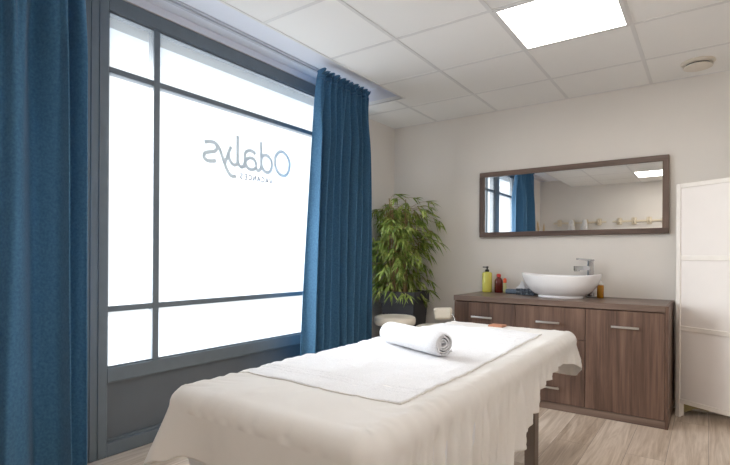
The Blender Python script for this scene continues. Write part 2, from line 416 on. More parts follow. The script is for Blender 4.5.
# ------------------------------------------------------------------ curtains
def curtain(y0, y1, y0b, y1b, nf, seed, label, amp=.048, zt=2.515, zb=.015, xc=-2.40):
    rnd = random.Random(seed)
    NU, NV = nf*64, 84
    ph = [rnd.uniform(-.35, .35) for _ in range(nf+2)]
    am = [rnd.uniform(.6, 1.25) for _ in range(nf+2)]
    root = thing('curtain', label, 'curtain', (xc, (y0+y1)/2, 0))
    cy = (y0+y1)/2
    sm = lambda a, b, x: (lambda t: t*t*(3-2*t))(max(0, min(1, (x-a)/(b-a))))
    def pt(u, v):
        ya, yb = y0+(y0b-y0)*v**.45, y1+(y1b-y1)*v**.45
        f = u*nf; i = int(min(f, nf-1)); fr = f-i; fr = fr*fr*(3-2*fr)
        a_ = am[i]*(1-fr)+am[i+1]*fr
        wob = (ph[i]*(1-fr)+ph[i+1]*fr)
        p = 2*math.pi*(f+wob*(.4+.6*v)+.10*noise.noise(Vector((u*4, v*1.6, seed*1.7))))
        body = sm(.01, .22, v)
        A = amp*a_*(.25+.75*body)
        x = A*math.sin(p) + .30*A*math.sin(2*p+1.3*v+seed)
        y = ya+(yb-ya)*u + .016*math.cos(p)*body
        x += .014*noise.noise(Vector((u*5, v*2.2, seed*3.1)))*body
        # tight pencil pleats under the heading tape that melt into the folds
        z_ = v*(zt-zb)
        pl_ = nf*2.3
        q = u*pl_*2*math.pi+1.2*math.sin(u*17+seed)
        pinch = math.exp(-((z_-.035)/.012)**2)
        hf = (.017*(1-sm(.06, 1.1, z_)))*(1-.55*pinch)+(.012 if z_ < .03 else 0)
        x += hf*math.sin(q)+.0035*(1-sm(.2, 1.2, z_))*math.sin(q*.53+2)
        x -= .006*pinch
        zz = zt-z_ + (-.012*math.sin(u*math.pi*nf)**2+.007*math.sin(q+.8)+.007*noise.noise(Vector((u*30, 1, seed))))*(1-sm(0, .05, z_))
        return Vector((x, y-cy, zz))
    vs = [.0, .004, .008, .012, .015, .018, .022, .028, .035]+[.035+(1-.035)*(k/NV) for k in range(1, NV+1)]
    for nm, rows_ in (('heading', vs[:8]), ('cloth', vs[7:])):
        bm = bmesh.new(); G = []
        for v in rows_: G.append([bm.verts.new(pt(i/NU, v)) for i in range(NU+1)])
        for a, b in zip(G, G[1:]):
            for i in range(NU): bm.faces.new((a[i], a[i+1], b[i+1], b[i]))
        o = link(nm, bm, 'curtain', root, smooth=True, angle=180)
        md = o.modifiers.new('thick', 'SOLIDIFY'); md.thickness = .004; md.offset = 0
    return root
curtain(2.80, 3.43, 2.62, 3.365, 8, 4, 'blue curtain with gathered heading hanging between the window and the potted bamboo', amp=.055)
curtain(.30, 1.09, .26, 1.105, 5, 9, 'blue floor-length curtain at the left edge of the room, left of the window jamb', amp=.075)

# ------------------------------------------------------------------ ceiling fittings
def led(y, label, x=-.665):
    t_ = thing('ceiling_light', label, 'ceiling light', (x, y, ZC), group=None)
    bm = bmesh.new()
    for a in ((-.295, .295, -.295, -.275), (-.295, .295, .275, .295), (-.295, -.275, -.275, .275), (.275, .295, -.275, .275)):
        box(bm, a[0], a[1], a[2], a[3], -.006, -.0005)
    link('light_frame', bm, 'grid', t_)
    link('diffuser', B(-.275, .275, -.275, .275, -.004, -.0005), 'led', t_)
led(2.81, 'square lit ceiling panel above the vanity end of the room')
led(-.19, 'square lit ceiling panel near the coat rack wall, seen in the mirror')
led(1.01, 'square lit ceiling panel added out of view overhead on the right to brighten the room', .535)  # extra panel added for more room light, outside both view and mirror
t_ = thing('ceiling_vent', 'round off-white ventilation disc on the ceiling near the back wall', 'vent', (-.07, 3.95, ZC))
bm = bmesh.new(); lathe(bm, [(.098, 0), (.100, -.006), (.088, -.016), (.078, -.018)], 40); link('vent_ring', bm, 'vent', t_, smooth=True)
bm = bmesh.new(); lathe(bm, [(.07, -.018), (.07, -.028)], 40); link('vent_gap', bm, 'dark', t_)
bm = bmesh.new(); lathe(bm, [(.078, -.027), (.086, -.031), (.084, -.037), (.07, -.041), (.0005, -.043)], 40); link('vent_disc', bm, 'vent', t_, smooth=True)

# ------------------------------------------------------------------ mirror
mr = thing('wall_mirror', 'wide rectangular wall mirror in a dark walnut frame above the vanity', 'mirror', (-.981, YF, 1.577))
hw, hh, fw_ = .735, .292, .042
bm = bmesh.new(); box(bm, -hw, hw, -.032, -.002, hh-fw_, hh, bev=.002, seg=1); box(bm, -hw, hw, -.032, -.002, -hh, -hh+fw_, bev=.002, seg=1); link('mirror_frame', bm, 'wood_mirror_h', mr)
link('mirror_side_frame', B(-hw, -hw+fw_, -.0318, -.002, -hh+fw_, hh-fw_), 'wood_mirror', mr); link('mirror_side_frame', B(hw-fw_, hw, -.0318, -.002, -hh+fw_, hh-fw_), 'wood_mirror', mr)
link('mirror_glass', B(-hw+fw_, hw-fw_, -.014, -.008, -hh+fw_, hh-fw_), 'mirror', mr)
bm = bmesh.new()
link('mirror_backing', B(-hw+.01, hw-.01, -.0075, -.001, -hh+.01, hh-.01), 'dark', mr)

# ------------------------------------------------------------------ vanity cabinet
VX0, VX1, VY0, VY1, VT = -1.70, -.212, 3.655, YF-.002, .792
va = thing('vanity_cabinet', 'long walnut effect vanity cabinet standing against the back wall under the mirror', 'cabinet', (0, 0, 0))
bm = bmesh.new()
box(bm, VX0, VX0+.02, VY0+.012, VY1, .0, VT-.045); box(bm, VX1-.018, VX1, VY0, VY1, .0, VT-.002)
box(bm, VX0+.02, VX1-.018, VY0+.03, VY1, .05, .065); box(bm, VX0+.02, VX1-.018, VY1-.015, VY1, .065, VT-.045)
box(bm, -1.205, -1.19, VY0+.025, VY1-.015, .065, VT-.045); box(bm, -.713, -.698, VY0+.025, VY1-.015, .065, VT-.045)
link('carcass', bm, 'wood', va)
link('plinth', B(VX0+.02, VX1-.018, VY0+.004, VY0+.022, 0, .05), 'wood_h', va)
link('countertop', B(VX0-.002, VX1-.018, VY0-.004, VY1, VT-.042, VT, bev=.002, seg=1), 'wood_h', va)
def front(name, x0, x1, z0, z1, hx0, hx1, hz, lab):
    d = link(name, B(x0+.002, x1-.002, VY0, VY0+.02, z0+.002, z1-.002, bev=.0012, seg=1), 'wood', va); d['label'] = lab
    bm = bmesh.new(); box(bm, hx0, hx1, VY0-.034, VY0-.026, hz-.007, hz+.007, bev=.002, seg=2)
    for hx in (hx0+.016, hx1-.016): box(bm, hx-.004, hx+.004, VY0-.028, VY0-.0005, hz-.004, hz+.004)
    link('handle', bm, 'steel', d, smooth=True)
ZT = VT-.047
front('drawer', VX0+.002, -1.198, .52, ZT, -1.54, -1.37, .630, 'left top drawer front with bar handle')
front('drawer', -1.198, -.706, .52, ZT, -1.037, -.872, .632, 'middle top drawer front with bar handle')
front('drawer', VX0+.002, -1.198, .052, .52, -1.54, -1.37, .165, 'left deep drawer front')
front('drawer', -1.198, -.706, .052, .52, -1.037, -.872, .165, 'middle deep drawer front')
front('door', -.706, VX1-.018, .052, ZT, -.540, -.374, .637, 'right door with bar handle and dark knot')

# basin: boat-shaped vessel
ba = thing('basin', 'white boat-shaped ceramic vessel basin sitting on the walnut countertop', 'basin', (-.945, 3.955, VT))
bm = bmesh.new(); seg = 64
def rim(th, k, z):   # k radial scale
    x = math.cos(th)*.295*k; y = math.sin(th)*.185*k
    return x, y, z
prof = [(.56, 0, .0), (.57, .0, .008), (.56, .0, .018), (.66, .0, .028), (.81, .25, .060), (.915, .5, .100), (.975, .8, .142), (1.0, 1, .168), (1.0, 1, .172), (.985, 1, .173), (.94, .85, .150), (.84, .6, .11), (.66, .3, .07), (.4, .1, .05), (.06, 0, .045)]
rings = []
for k, lift, z in prof:
    ring = []
    for i in range(seg):
        th = 2*math.pi*i/seg; c, s = math.cos(th), math.sin(th)
        e = abs(c)**3
        ring.append(bm.verts.new((c*.295*k, s*(.185 if k > .6 else .19)*k, z+lift*(.020*e-.004))))
    rings.append(ring)
for a, b in zip(rings, rings[1:]):
    for i in range(seg): bm.faces.new((a[i], a[(i+1) % seg], b[(i+1) % seg], b[i]))
bm.faces.new(rings[0][::-1]); bm.faces.new(rings[-1])
link('bowl', bm, 'ceramic', ba, smooth=True, angle=60)
bm = bmesh.new(); lathe(bm, [(.022, .046), (.022, .05), (.012, .052)], 24); link('drain', bm, 'chrome', ba, smooth=True)

fa = thing('faucet', 'tall chrome mixer tap standing behind the basin', 'faucet', (-.768, 4.165, VT))
bm = bmesh.new(); box(bm, -.020, .020, -.020, .020, .0, .285, bev=.004); box(bm, -.028, .028, -.028, .028, 0, .008, bev=.002); link('tap_body', bm, 'chrome', fa, smooth=True)
bm = bmesh.new(); mt = Matrix.Rotation(R(222), 4, 'Z'); box(bm, .0, .128, -.016, .016, .215, .240, bev=.004, mat=mt); box(bm, .100, .127, -.012, .012, .205, .218, bev=.003, mat=mt); link('spout', bm, 'chrome', fa, smooth=True)
bm = bmesh.new(); mt = Matrix.Rotation(R(222), 4, 'Z') @ Matrix.Translation((0, 0, .292)) @ Matrix.Rotation(R(-4), 4, 'Y'); box(bm, -.022, .11, -.013, .013, -.004, .005, bev=.002, mat=mt); box(bm, -.019, .019, -.019, .019, -.008, .004, bev=.002, mat=Matrix.Translation((0, 0, .292))); link('lever', bm, 'chrome', fa, smooth=True)

# bottles
def bottle(name, label, x, y, prof, mat, extra, sx=1, sy=1):
    t_ = thing(name, label, 'bottle', (x, y, VT))
    bm = bmesh.new(); lathe(bm, prof, 28, sx=sx, sy=sy); link('bottle_body', bm, mat, t_, smooth=True, angle=50)
    for nm, pr, mt in extra:
        bm = bmesh.new(); lathe(bm, pr, 20); link(nm, bm, mt, t_, smooth=True, angle=50)
    return t_
b1 = bottle('pump_bottle', 'yellow-green liquid soap bottle with black pump at the left end of the countertop', -1.622, 4.175,
    [(.037, .0), (.042, .003), (.044, .01), (.044, .165), (.040, .174), (.018, .180), (.016, .184)], 'yellow_soap', [('collar', [(.017, .182), (.018, .184), (.018, .198), (.012, .202), (.006, .203), (.006, .216), (.011, .218), (.012, .226), (.008, .229)], 'black')], sx=1.0, sy=.8)
bm = bmesh.new(); box(bm, -.040, .004, -.006, .006, .218, .227, bev=.002); link('nozzle', bm, 'black', b1)
bottle('glass_bottle', 'dark red-brown bottle with a red cap beside the soap bottle', -1.515, 4.175,
    [(.033, 0), (.036, .003), (.036, .09), (.034, .108), (.024, .124), (.015, .132), (.015, .138)], 'brown_glass', [('cap', [(.017, .137), (.019, .138), (.019, .158), (.012, .164), (.001, .165)], 'red')])
bottle('small_bottle', 'small pale bottle with an orange cap right of the red-brown bottle', -1.455, 4.16,
    [(.013, 0), (.015, .002), (.015, .055), (.011, .085), (.009, .090)], 'clearish', [('cap', [(.013, .088), (.015, .09), (.015, .118), (.008, .128), (.001, .129)], 'orange')])
bottle('amber_bottle', 'small amber soap bottle with white cap right of the basin', -.690, 4.130,
    [(.022, .0), (.024, .002), (.024, .092), (.021, .098), (.014, .100)], 'amber', [('cap', [(.018, .099), (.020, .100), (.020, .112), (.013, .117), (.012, .128), (.001, .130)], 'white_plastic')])
# tissue box, wrapped packet, tissue
pk = bmesh.new(); random.seed(3)
box(pk, -.06, .06, -.035, .035, .0, .040, bev=.012, seg=3)
for v in pk.verts: v.co += Vector((0, 0, .006*noise.noise(v.co*30)))*(1 if v.co.z > .01 else 0)
tag(link('wrapped_packet', pk, 'bluegrey', smooth=True, loc=(-1.37, 4.13, VT)), 'blue-grey wrapped packet lying left of the patterned tissue box', 'packet')
tb = thing('tissue_box', 'low dark patterned tissue box with a white tissue, left of the basin', 'tissue box', (-1.225, 4.065, VT), R(-4))
link('box_body', B(-.085, .065, -.05, .05, 0, .052, bev=.003), 'pattern', tb)
bm = bmesh.new()
apex = bm.verts.new((-.05, -.01, .118)); base = []
for i in range(16):
    th = 2*math.pi*i/16; rr = .055*(1+.18*math.sin(5*th))
    base.append(bm.verts.new((-.045+rr*math.cos(th)*1.1, rr*.62*math.sin(th), .0505+.004*math.sin(3*th)**2)))
mid = []
for i in range(16):
    b_ = base[i].co; f = .42+.1*math.sin(4*i*.39+1)
    mid.append(bm.verts.new((b_.x*f+(-.045)*(1-f), b_.y*f, .052*f+.105*(1-f)-.004)))
for i in range(16):
    j = (i+1) % 16; bm.faces.new((base[i], base[j], mid[j], mid[i])); bm.faces.new((mid[i], mid[j], apex))
tis = link('tissue', bm, 'towel', tb, smooth=True, angle=180); tis['label'] = 'white folded tissue peak'

# ------------------------------------------------------------------ folding screen
def panel(name, ox, oy, ang, width, apron, parent):
    p = bpy.data.objects.new(name, None); p.location = (ox, oy, 0); p.rotation_euler.z = ang; col.objects.link(p); p.parent = parent; p.empty_display_size = .05
    H = 1.616; s = .030; d = .011
    bm = bmesh.new()
    box(bm, 0, s, -d, d, 0, H, bev=.002, seg=1); box(bm, width-s, width, -d, d, 0, H, bev=.002, seg=1)
    for z0, z1 in ((H-.030, H), (1.085, 1.118), (.600, .634), (.098, .130)): box(bm, s, width-s, -d+.001, d-.001, z0, z1, bev=.002, seg=1)
    link('screen_frame', bm, 'divider', p)
    for z0, z1 in ((.13, .600), (.634, 1.085), (1.118, H-.030)):
        link('screen_panel', B(s, width-s, -.004, .004, z0, z1), 'divider_cloth', p)
    if apron:
        bm = bmesh.new(); N = 40; top = []; bot = []; topb = []; botb = []
        for i in range(N+1):
            x = s+(width-2*s)*i/N; u = i/N
            z = .022+.022*abs(math.sin(u*math.pi*3))+(.02 if .12 < u < .88 else 0)*math.sin(u*math.pi)
            for lst, yy, zz in ((top, -.006, .086), (bot, -.006, z), (topb, .006, .086), (botb, .006, z)): lst.append(bm.verts.new((x, yy, zz)))
        for i in range(N):
            bm.faces.new((top[i], top[i+1], bot[i+1], bot[i])); bm.faces.new((topb[i], topb[i+1], botb[i+1], botb[i]))
            bm.faces.new((bot[i], bot[i+1], botb[i+1], botb[i])); bm.faces.new((top[i], top[i+1], topb[i+1], topb[i]))
        link('scalloped_apron', bm, 'divider_back', p)
    return p
fs = thing('folding_screen', 'white folding screen with cloth panels standing right of the vanity cabinet', 'folding screen', (-.186, 4.035, 0))
panel('front_leaf', 0, 0, R(-31), .50, False, fs)
panel('back_leaf', .012, .024, R(20), .50, True, fs)

# ------------------------------------------------------------------ planter with bamboo
pl = thing('potted_bamboo', 'leafy bamboo plant in a tall tapered anthracite planter in the room corner', 'potted plant', (-2.33, 3.93, 0), R(6))
def frustum(bm, z0, z1, a0, a1, bev=0):
    q = [bm.verts.new((sx*a, sy*a, z)) for z, a in ((z0, a0), (z1, a1)) for sx, sy in ((-1, -1), (1, -1), (1, 1), (-1, 1))]
    for f in ((0, 1, 2, 3), (4, 5, 6, 7), (0, 1, 5, 4), (1, 2, 6, 5), (2, 3, 7, 6), (3, 0, 4, 7)): bm.faces.new([q[i] for i in f])
    if bev: bmesh.ops.bevel(bm, geom=list({e for v in q for e in v.link_edges}), offset=bev, segments=2, affect='EDGES')
bm = bmesh.new(); frustum(bm, .0, .68, .120, .165, .006); link('planter_body', bm, 'pot', pl)
bm = bmesh.new()
a = .176
for sx in ((-a, a, -a, -a+.022), (-a, a, a-.022, a), (-a, -a+.022, -a+.022, a-.022), (a-.022, a, -a+.022, a-.022)): box(bm, sx[0], sx[1], sx[2], sx[3], .675, .785, bev=.003, seg=1)
link('planter_rim', bm, 'pot', pl)
link('soil', B(-.154, .154, -.154, .154, .68, .755), 'soil', pl)
rnd = random.Random(11)
canes = []
for k in range(9):
    bx, by = rnd.uniform(-.11, .11), rnd.uniform(-.08, .08)
    tx, ty = bx*1.8+rnd.uniform(-.05, .05), by*1.6+rnd.uniform(-.05, .05)
    hgt = rnd.uniform(1.45, 1.68)
    P = smooth_path([(bx, by, .75), ((bx*1.3+tx*.1), by*1.1, 1.05), ((bx+tx)/2, (by+ty)/2, 1.3), (tx, ty, hgt)], 8)
    bm = bmesh.new(); n_ = len(P)
    tube(bm, P, [.0095*(1-.6*i/n_)*(1.15 if i % 5 == 0 else 1) for i in range(n_)], 8)
    link('cane', bm, 'cane', pl, smooth=True); canes.append(P)
bm = bmesh.new()
def leaf(bm, p, d, ln, wd, droop):
    d = d.normalized(); side = d.cross(Vector((0, 0, 1)))
    if side.length < .1: side = Vector((1, 0, 0))
    side.normalize(); roll = rnd.uniform(-.8, .8); nrm = side.cross(d); side = side*math.cos(roll)+nrm*math.sin(roll)
    prev = None; n_ = 5
    for i in range(n_+1):
        t_ = i/n_; c = p+d*ln*t_+Vector((0, 0, -droop*ln*t_*t_))
        w_ = wd*math.sin(math.pi*(.08+.92*t_)**.75)*(1 if i < n_ else 0.02)
        cur = []
        for q in (c-side*w_, c+side*w_):
            # stay clear of the two walls of the corner and the curtain
            wq = Matrix.Rotation(R(6), 3, 'Z') @ q
            if wq.x < -.295: wq.x = -.295+.02*math.tanh((wq.x+.295)*6)
            if wq.y > .285: wq.y = .285+.02*math.tanh((wq.y-.285)*6)
            cur.append(bm.verts.new(Matrix.Rotation(R(-6), 3, 'Z') @ wq))
        if prev: bm.faces.new((prev[0], prev[1], cur[1], cur[0]))
        prev = cur
twigs = []
for _ in range(290):
    P = rnd.choice(canes); s_ = rnd.random(); i = int(s_**.85*(len(P)-1)); p = P[i].copy()
    zz = p.z
    az = rnd.uniform(0, 2*math.pi)
    reach = rnd.uniform(.06, .34)*(1.05 if zz > 1.2 else .9)
    end = p+Vector((math.cos(az)*reach*1.0, math.sin(az)*reach*.85, rnd.uniform(-.10, .07)))
    if zz < .95: end.z = p.z+rnd.uniform(-.05, .06)
    end.z = min(end.z, 1.68); end.x = max(-.285, min(.40, end.x)); end.y = max(-.38, min(.27, end.y))
    mid_ = (p+end)/2+Vector((0, 0, .03)); path = smooth_path([p, mid_, end], 3)
    twigs.append(path)
    d0 = (end-mid_).normalized()
    for k in range(rnd.randint(6, 9)):
        a_ = rnd.uniform(-1.2, 1.2); d = Matrix.Rotation(a_, 3, 'Z') @ d0; d.z += rnd.uniform(-.75, .25)
        q = path[-1].lerp(path[-3], rnd.random()*.9)
        leaf(bm, q, d, rnd.uniform(.075, .135), rnd.uniform(.006, .0098), rnd.uniform(.1, .6))
link('foliage', bm, 'leaf', pl)
bm = bmesh.new()
for tpath in twigs: tube(bm, tpath, .0014, 4, cap=False)
tw = link('twigs', bm, 'cane', pl)

# ------------------------------------------------------------------ stools
def stool(name, label, x, y, zs, r, back=None):
    t_ = thing(name, label, 'stool', (x, y, 0), 0)
    bm = bmesh.new(); lathe(bm, [(r*.35, zs-.072), (r*.93, zs-.070), (r*.985, zs-.060), (r, zs-.045), (r, zs-.025), (r*.97, zs-.010), (r*.88, zs-.002), (r*.5, zs+.001), (.001, zs+.002)], 48); link('seat', bm, 'leather', t_, smooth=True)
    bm = bmesh.new(); lathe(bm, [(.030, .10), (.030, .28), (.022, .285), (.022, zs-.08), (.07, zs-.078), (.07, zs-.0715)], 24); link('column', bm, 'black', t_, smooth=True)
    for k in range(5):
        th = 2*math.pi*k/5+.5; c, s = math.cos(th), math.sin(th)
        bm = bmesh.new(); tube(bm, [(c*.02, s*.02, .115), (c*.14, s*.14, .10), (c*.225, s*.225, .072)], [.016, .013, .010], 10); lg = link('leg', bm, 'black', t_, smooth=True)
        bm = bmesh.new(); mt = Matrix.Translation((c*.225, s*.225, .028)) @ Matrix.Rotation(th, 4, 'Z') @ Matrix.Rotation(R(90), 4, 'X')
        b0 = bmesh.new(); lathe(b0, [(.018, -.016), (.026, -.012), (.026, .012), (.018, .016)], 16); b0.transform(mt); me_ = bpy.data.meshes.new('x'); b0.to_mesh(me_); b0.free(); bm.from_mesh(me_); bpy.data.meshes.remove(me_)
        tube(bm, [(c*.225, s*.225, .045), (c*.225, s*.225, .075)], .006, 8)
        link('caster', bm, 'black', lg, smooth=True)
    if back: back(t_)
    return t_
def ring_foot(t_):
    bm = bmesh.new(); tube(bm, [(-.02, .0, .36), (-.08, -.0, .30), (-.09, -.05, .24)], .010, 8); link('lift_lever', bm, 'black', t_, smooth=True)
stool('round_stool', 'round cream-seated stool in front of the planter, beside the right edge of the blue curtain', -2.09, 3.37, .620, .170, ring_foot)
def backrest(t_):
    bm = bmesh.new(); box(bm, -.074, .074, -.028, .028, -.046, .046, bev=.024, seg=4)
    for v in bm.verts: v.co.y += -1.6*v.co.x**2; v.co.x *= (1-.1*(v.co.z < 0))
    bm.transform(Matrix.Translation((.0, .14, .655)) @ Matrix.Rotation(R(12), 4, 'Z') @ Matrix.Rotation(R(-4), 4, 'Y')); link('backrest', bm, 'leather', t_, smooth=True, angle=180)
    bm = bmesh.new(); tube(bm, smooth_path([(.04, .06, .50), (.085, .14, .52), (.088, .165, .60), (.06, .17, .65), (.03, .16, .655)], 5), .008, 10); link('back_bar', bm, 'chrome', t_, smooth=True)
stool('backrest_stool', 'small cream stool with low padded backrest between the massage table and the cabinet', -1.72, 3.36, .575, .150, backrest)

# ------------------------------------------------------------------ massage table
CX, CY_, HA, HB, ZT_, RR, CR = -1.009, 1.924, .393, 1.032, .668, .042, .055
mt_ = thing('massage_table', 'padded massage table on brown legs in the middle of the room, covered by the sheet', 'massage table', (CX, CY_, 0))
bm = bmesh.new(); box(bm, -HA+.012, HA-.012, -HB+.012, HB-.012, .585, ZT_-.004, bev=.035, seg=4); link('padded_top', bm, 'leather', mt_, smooth=True)
link('table_frame', B(-HA+.04, HA-.04, -HB+.05, HB-.05, .525, .585, bev=.004), 'table_leg', mt_)
for sx in (-1, 1):
    for yy in (-.83, .60):
        bm = bmesh.new(); x = sx*.270; box(bm, x-.026, x+.026, yy-.035, yy+.035, 0.012, .525, bev=.004); lg = link('leg', bm, 'table_leg', mt_)
        link('foot_pad', B(x-.024, x+.024, yy-.03, yy+.03, 0, .012), 'black', lg)
for yy in (-.83, .60): link('crossbar', B(-.25, .25, yy-.015, yy+.015, .16, .22), 'table_leg', mt_)
link('headrest_tab', B(-.085, .005, HB-.125, HB-.045, ZT_+.006, ZT_+.022, bev=.005), 'tan', mt_)['label'] = 'tan leather patch showing at the far edge'

def perim(s):
    """rounded rectangle by arc length fraction -> point, outward normal (local)"""
    a, b, c = HA-CR, HB-CR, CR
    segs = [('l', (-a, -HB), (a, -HB), (0, -1)), ('c', (a, -b), -90), ('l', (HA, -b), (HA, b), (1, 0)), ('c', (a, b), 0), ('l', (a, HB), (-a, HB), (0, 1)), ('c', (-a, b), 90), ('l', (-HA, b), (-HA, -b), (-1, 0)), ('c', (-a, -b), 180)]
    L = [2*a, math.pi/2*c, 2*b, math.pi/2*c]*2; T = sum(L); d = (s % 1)*T
    for sg, l in zip(segs, L):
        if d <= l:
            f = d/l
            if sg[0] == 'l':
                p = (sg[1][0]+(sg[2][0]-sg[1][0])*f, sg[1][1]+(sg[2][1]-sg[1][1])*f); return Vector((p[0], p[1], 0)), Vector((sg[3][0], sg[3][1], 0))
            th = R(sg[2]+90*f); return Vector((sg[1][0]+c*math.cos(th), sg[1][1]+c*math.sin(th), 0)), Vector((math.cos(th), math.sin(th), 0))
        d -= l
    return perim(0)
def lerp_tab(tab, x):
    if x <= tab[0][0]: return tab[0][1]
    for (a, b), (c, d) in zip(tab, tab[1:]):
        if x <= c:
            f = (x-a)/(c-a); f = f*f*(3-2*f); return b+(d-b)*f
    return tab[-1][1]
def wr(x, y):
    """small wrinkles on the top of the cloth"""
    edge = max(0, 1-(HA-abs(x))/.16)
    w_ = .005*noise.noise(Vector((x*5, y*3.2, 1)))
    w_ += .0075*edge*noise.noise(Vector((x*7, (y-x*.5)*34, 5)))
    w_ += .0034*(1-abs(noise.noise(Vector((x*6+y*1.5, y*4-x*3, 8)))))**6
    return w_
def top_h(x, y):
    """height of the sheet top at local x,y (rounded pad edge)"""
    dx = HA-abs(x); dy = HB-abs(y); d = min(dx, dy)
    z = ZT_
    if d < RR:
        d = max(d, 0); z = ZT_-RR+math.sqrt(max(0, RR*RR-(RR-d)**2))
    return z
def sheet(name, label, mat, off, hem_of, fold_of, seed, parent_loc, zlift=0, flare=.06):
    NP = 900; NI = 26; NSK = 30
    bm = bmesh.new(); rows = []
    pts = [perim(i/NP) for i in range(NP)]
    for j in range(NI):               # inner rings, centre to the start of the rounding
        k = (j+.3)/NI; row = []
        for p, n_ in pts:
            q = p-n_*RR
            # straight skeleton towards the centre line
            cx_, cy2 = 0, max(-(HB-HA), min(HB-HA, q.y))
            x = cx_+(q.x-cx_)*k; y = cy2+(q.y-cy2)*k
            row.append(bm.verts.new((x, y, ZT_+off+wr(x, y)+zlift)))
        rows.append(row)
    for j in range(0, 7):             # rounding
        th = math.pi/2*j/6; row = []
        for i, (p, n_) in enumerate(pts):
            r_ = RR+off; q = p-n_*RR+n_*r_*math.sin(th)
            row.append(bm.verts.new((q.x, q.y, ZT_-RR+r_*math.cos(th)+wr(p.x, p.y)*math.cos(th)+zlift)))
            if j: 
                c_ = math.sin(th)*.006*noise.noise(Vector((p.x*26, p.y*26, seed))); row[-1].co += n_*c_
        rows.append(row)
    for j in range(1, NSK+1):
        u = j/NSK; row = []
        for i, (p, n_) in enumerate(pts):
            hem = hem_of(i/NP, p, n_)
            z0 = ZT_-RR; z = z0+(hem-z0)*u; drop = z0-z
            f, amp = fold_of(i/NP, p, n_, drop)
            out = (flare*.35 if n_.x > .7 else flare)*drop*(1-.4*drop) + amp*f
            q = p+n_*(off+out)
            cf = corner_flare(p, n_, drop)
            q += cf
            row.append(bm.verts.new((q.x, q.y, z)))
        rows.append(row)
    for a, b in zip(rows, rows[1:]):
        for i in range(NP): bm.faces.new((a[i], a[(i+1) % NP], b[(i+1) % NP], b[i]))
    r0_ = rows[0]
    cv = [bm.verts.new((0, max(-(HB-HA), min(HB-HA, v.co.y)), ZT_+off+zlift)) for v in r0_]
    for i in range(NP):
        bm.faces.new((cv[i], cv[(i+1) % NP], r0_[(i+1) % NP], r0_[i]))
    bmesh.ops.remove_doubles(bm, verts=bm.verts[:], dist=.0004)
    o = link(name, bm, mat, smooth=True, angle=180, loc=parent_loc)
    md = o.modifiers.new('thick', 'SOLIDIFY'); md.thickness = .0016; md.offset = 1
    tag(o, label, 'sheet'); return o
def corner_flare(p, n_, drop):
    v = Vector((0, 0, 0))
    # near-left corner: the cloth stands away in a point
    for (sx, sy, k) in ((-1, -1, .36), (1, -1, .16), (1, 1, .05), (-1, 1, .12)):
        c = Vector((sx*HA, sy*HB, 0)); d = (Vector((p.x, p.y, 0))-c).length
        v += Vector((sx, sy*.7, 0)).normalized()*k*drop*math.exp(-(d/.10)**2)
    return v
def hem_top(s, p, n_):
    Y = p.y+CY_
    X = p.x+CX
    right = lerp_tab([(1.0, .30), (1.5, .27), (1.75, .29), (1.93, .375), (2.09, .435), (2.24, .525), (2.55, .56), (2.88, .515), (2.96, .43)], Y)
    left = lerp_tab([(.92, .425), (1.05, .46), (1.3, .45), (2.9, .45)], Y)
    near = lerp_tab([(-1.42, .425), (-1.34, .465), (-1.27, .495), (-1.1, .485), (-.8, .44), (-.6, .32)], X)
    far = lerp_tab([(-1.4, .45), (-.95, .43), (-.62, .42)], X)
    wx, wy = abs(n_.x)**2, abs(n_.y)**2
    h = wx*(right if n_.x > 0 else left)+wy*(near if n_.y < 0 else far)
    return h+.004*noise.noise(Vector((p.x*9, p.y*9, 4)))
def fold_top(s, p, n_, drop):
    Y = p.y; g = min(1, drop/.10)
    if n_.x > .7:      # sheer gathers on the right side
        y2 = Y+drop*.18
        f = math.sin(y2*62+3.2*noise.noise(Vector((Y*3, 0, 2))))*.5+noise.noise(Vector((y2*34, drop*1.5, 3)))*1.2+.3*math.sin(y2*150+4*noise.noise(Vector((Y*5, 3, 2))))
        return f, (.015*g+.034*max(0, drop-.04))*max(.25, min(1, (2.85-Y)/.3))
    if n_.y < -.7:
        f = noise.noise(Vector((p.x*7+drop*1.2, drop*2, 9)))*1.6+.7*math.sin((p.x+drop*.5)*17)
        return f, .003*g+.020*drop
    f = noise.noise(Vector((p.x*12, Y*12, 7)))
    return f, .006*g+.02*drop
def hem_under(s, p, n_):
    X = p.x+CX; Y = p.y+CY_
    near = lerp_tab([(-1.4, .56), (-1.30, .50), (-1.22, .36), (-.6, .33)], X)
    side = lerp_tab([(.95, .34), (1.3, .40), (1.6, .56)], Y)
    wx, wy = abs(n_.x)**2, abs(n_.y)**2
    return wx*(side if n_.x > 0 else .56)+wy*(near if n_.y < 0 else .56)
def fold_under(s, p, n_, drop): return noise.noise(Vector((p.x*8, p.y*8, 17))), .01*drop
_cf = corner_flare
def corner_flare(p, n_, drop): return Vector((0, 0, 0))
sheet('fitted_sheet', 'white under sheet showing below the draped sheet at the near end of the table', 'undersheet', .001, hem_under, fold_under, 21, (CX, CY_, 0), flare=.0)
corner_flare = _cf
sheet('draped_sheet', 'creased off-white cotton sheet draped over the massage table and hanging down its sides', 'sheet', .009, hem_top, fold_top, 3, (CX, CY_, 0))

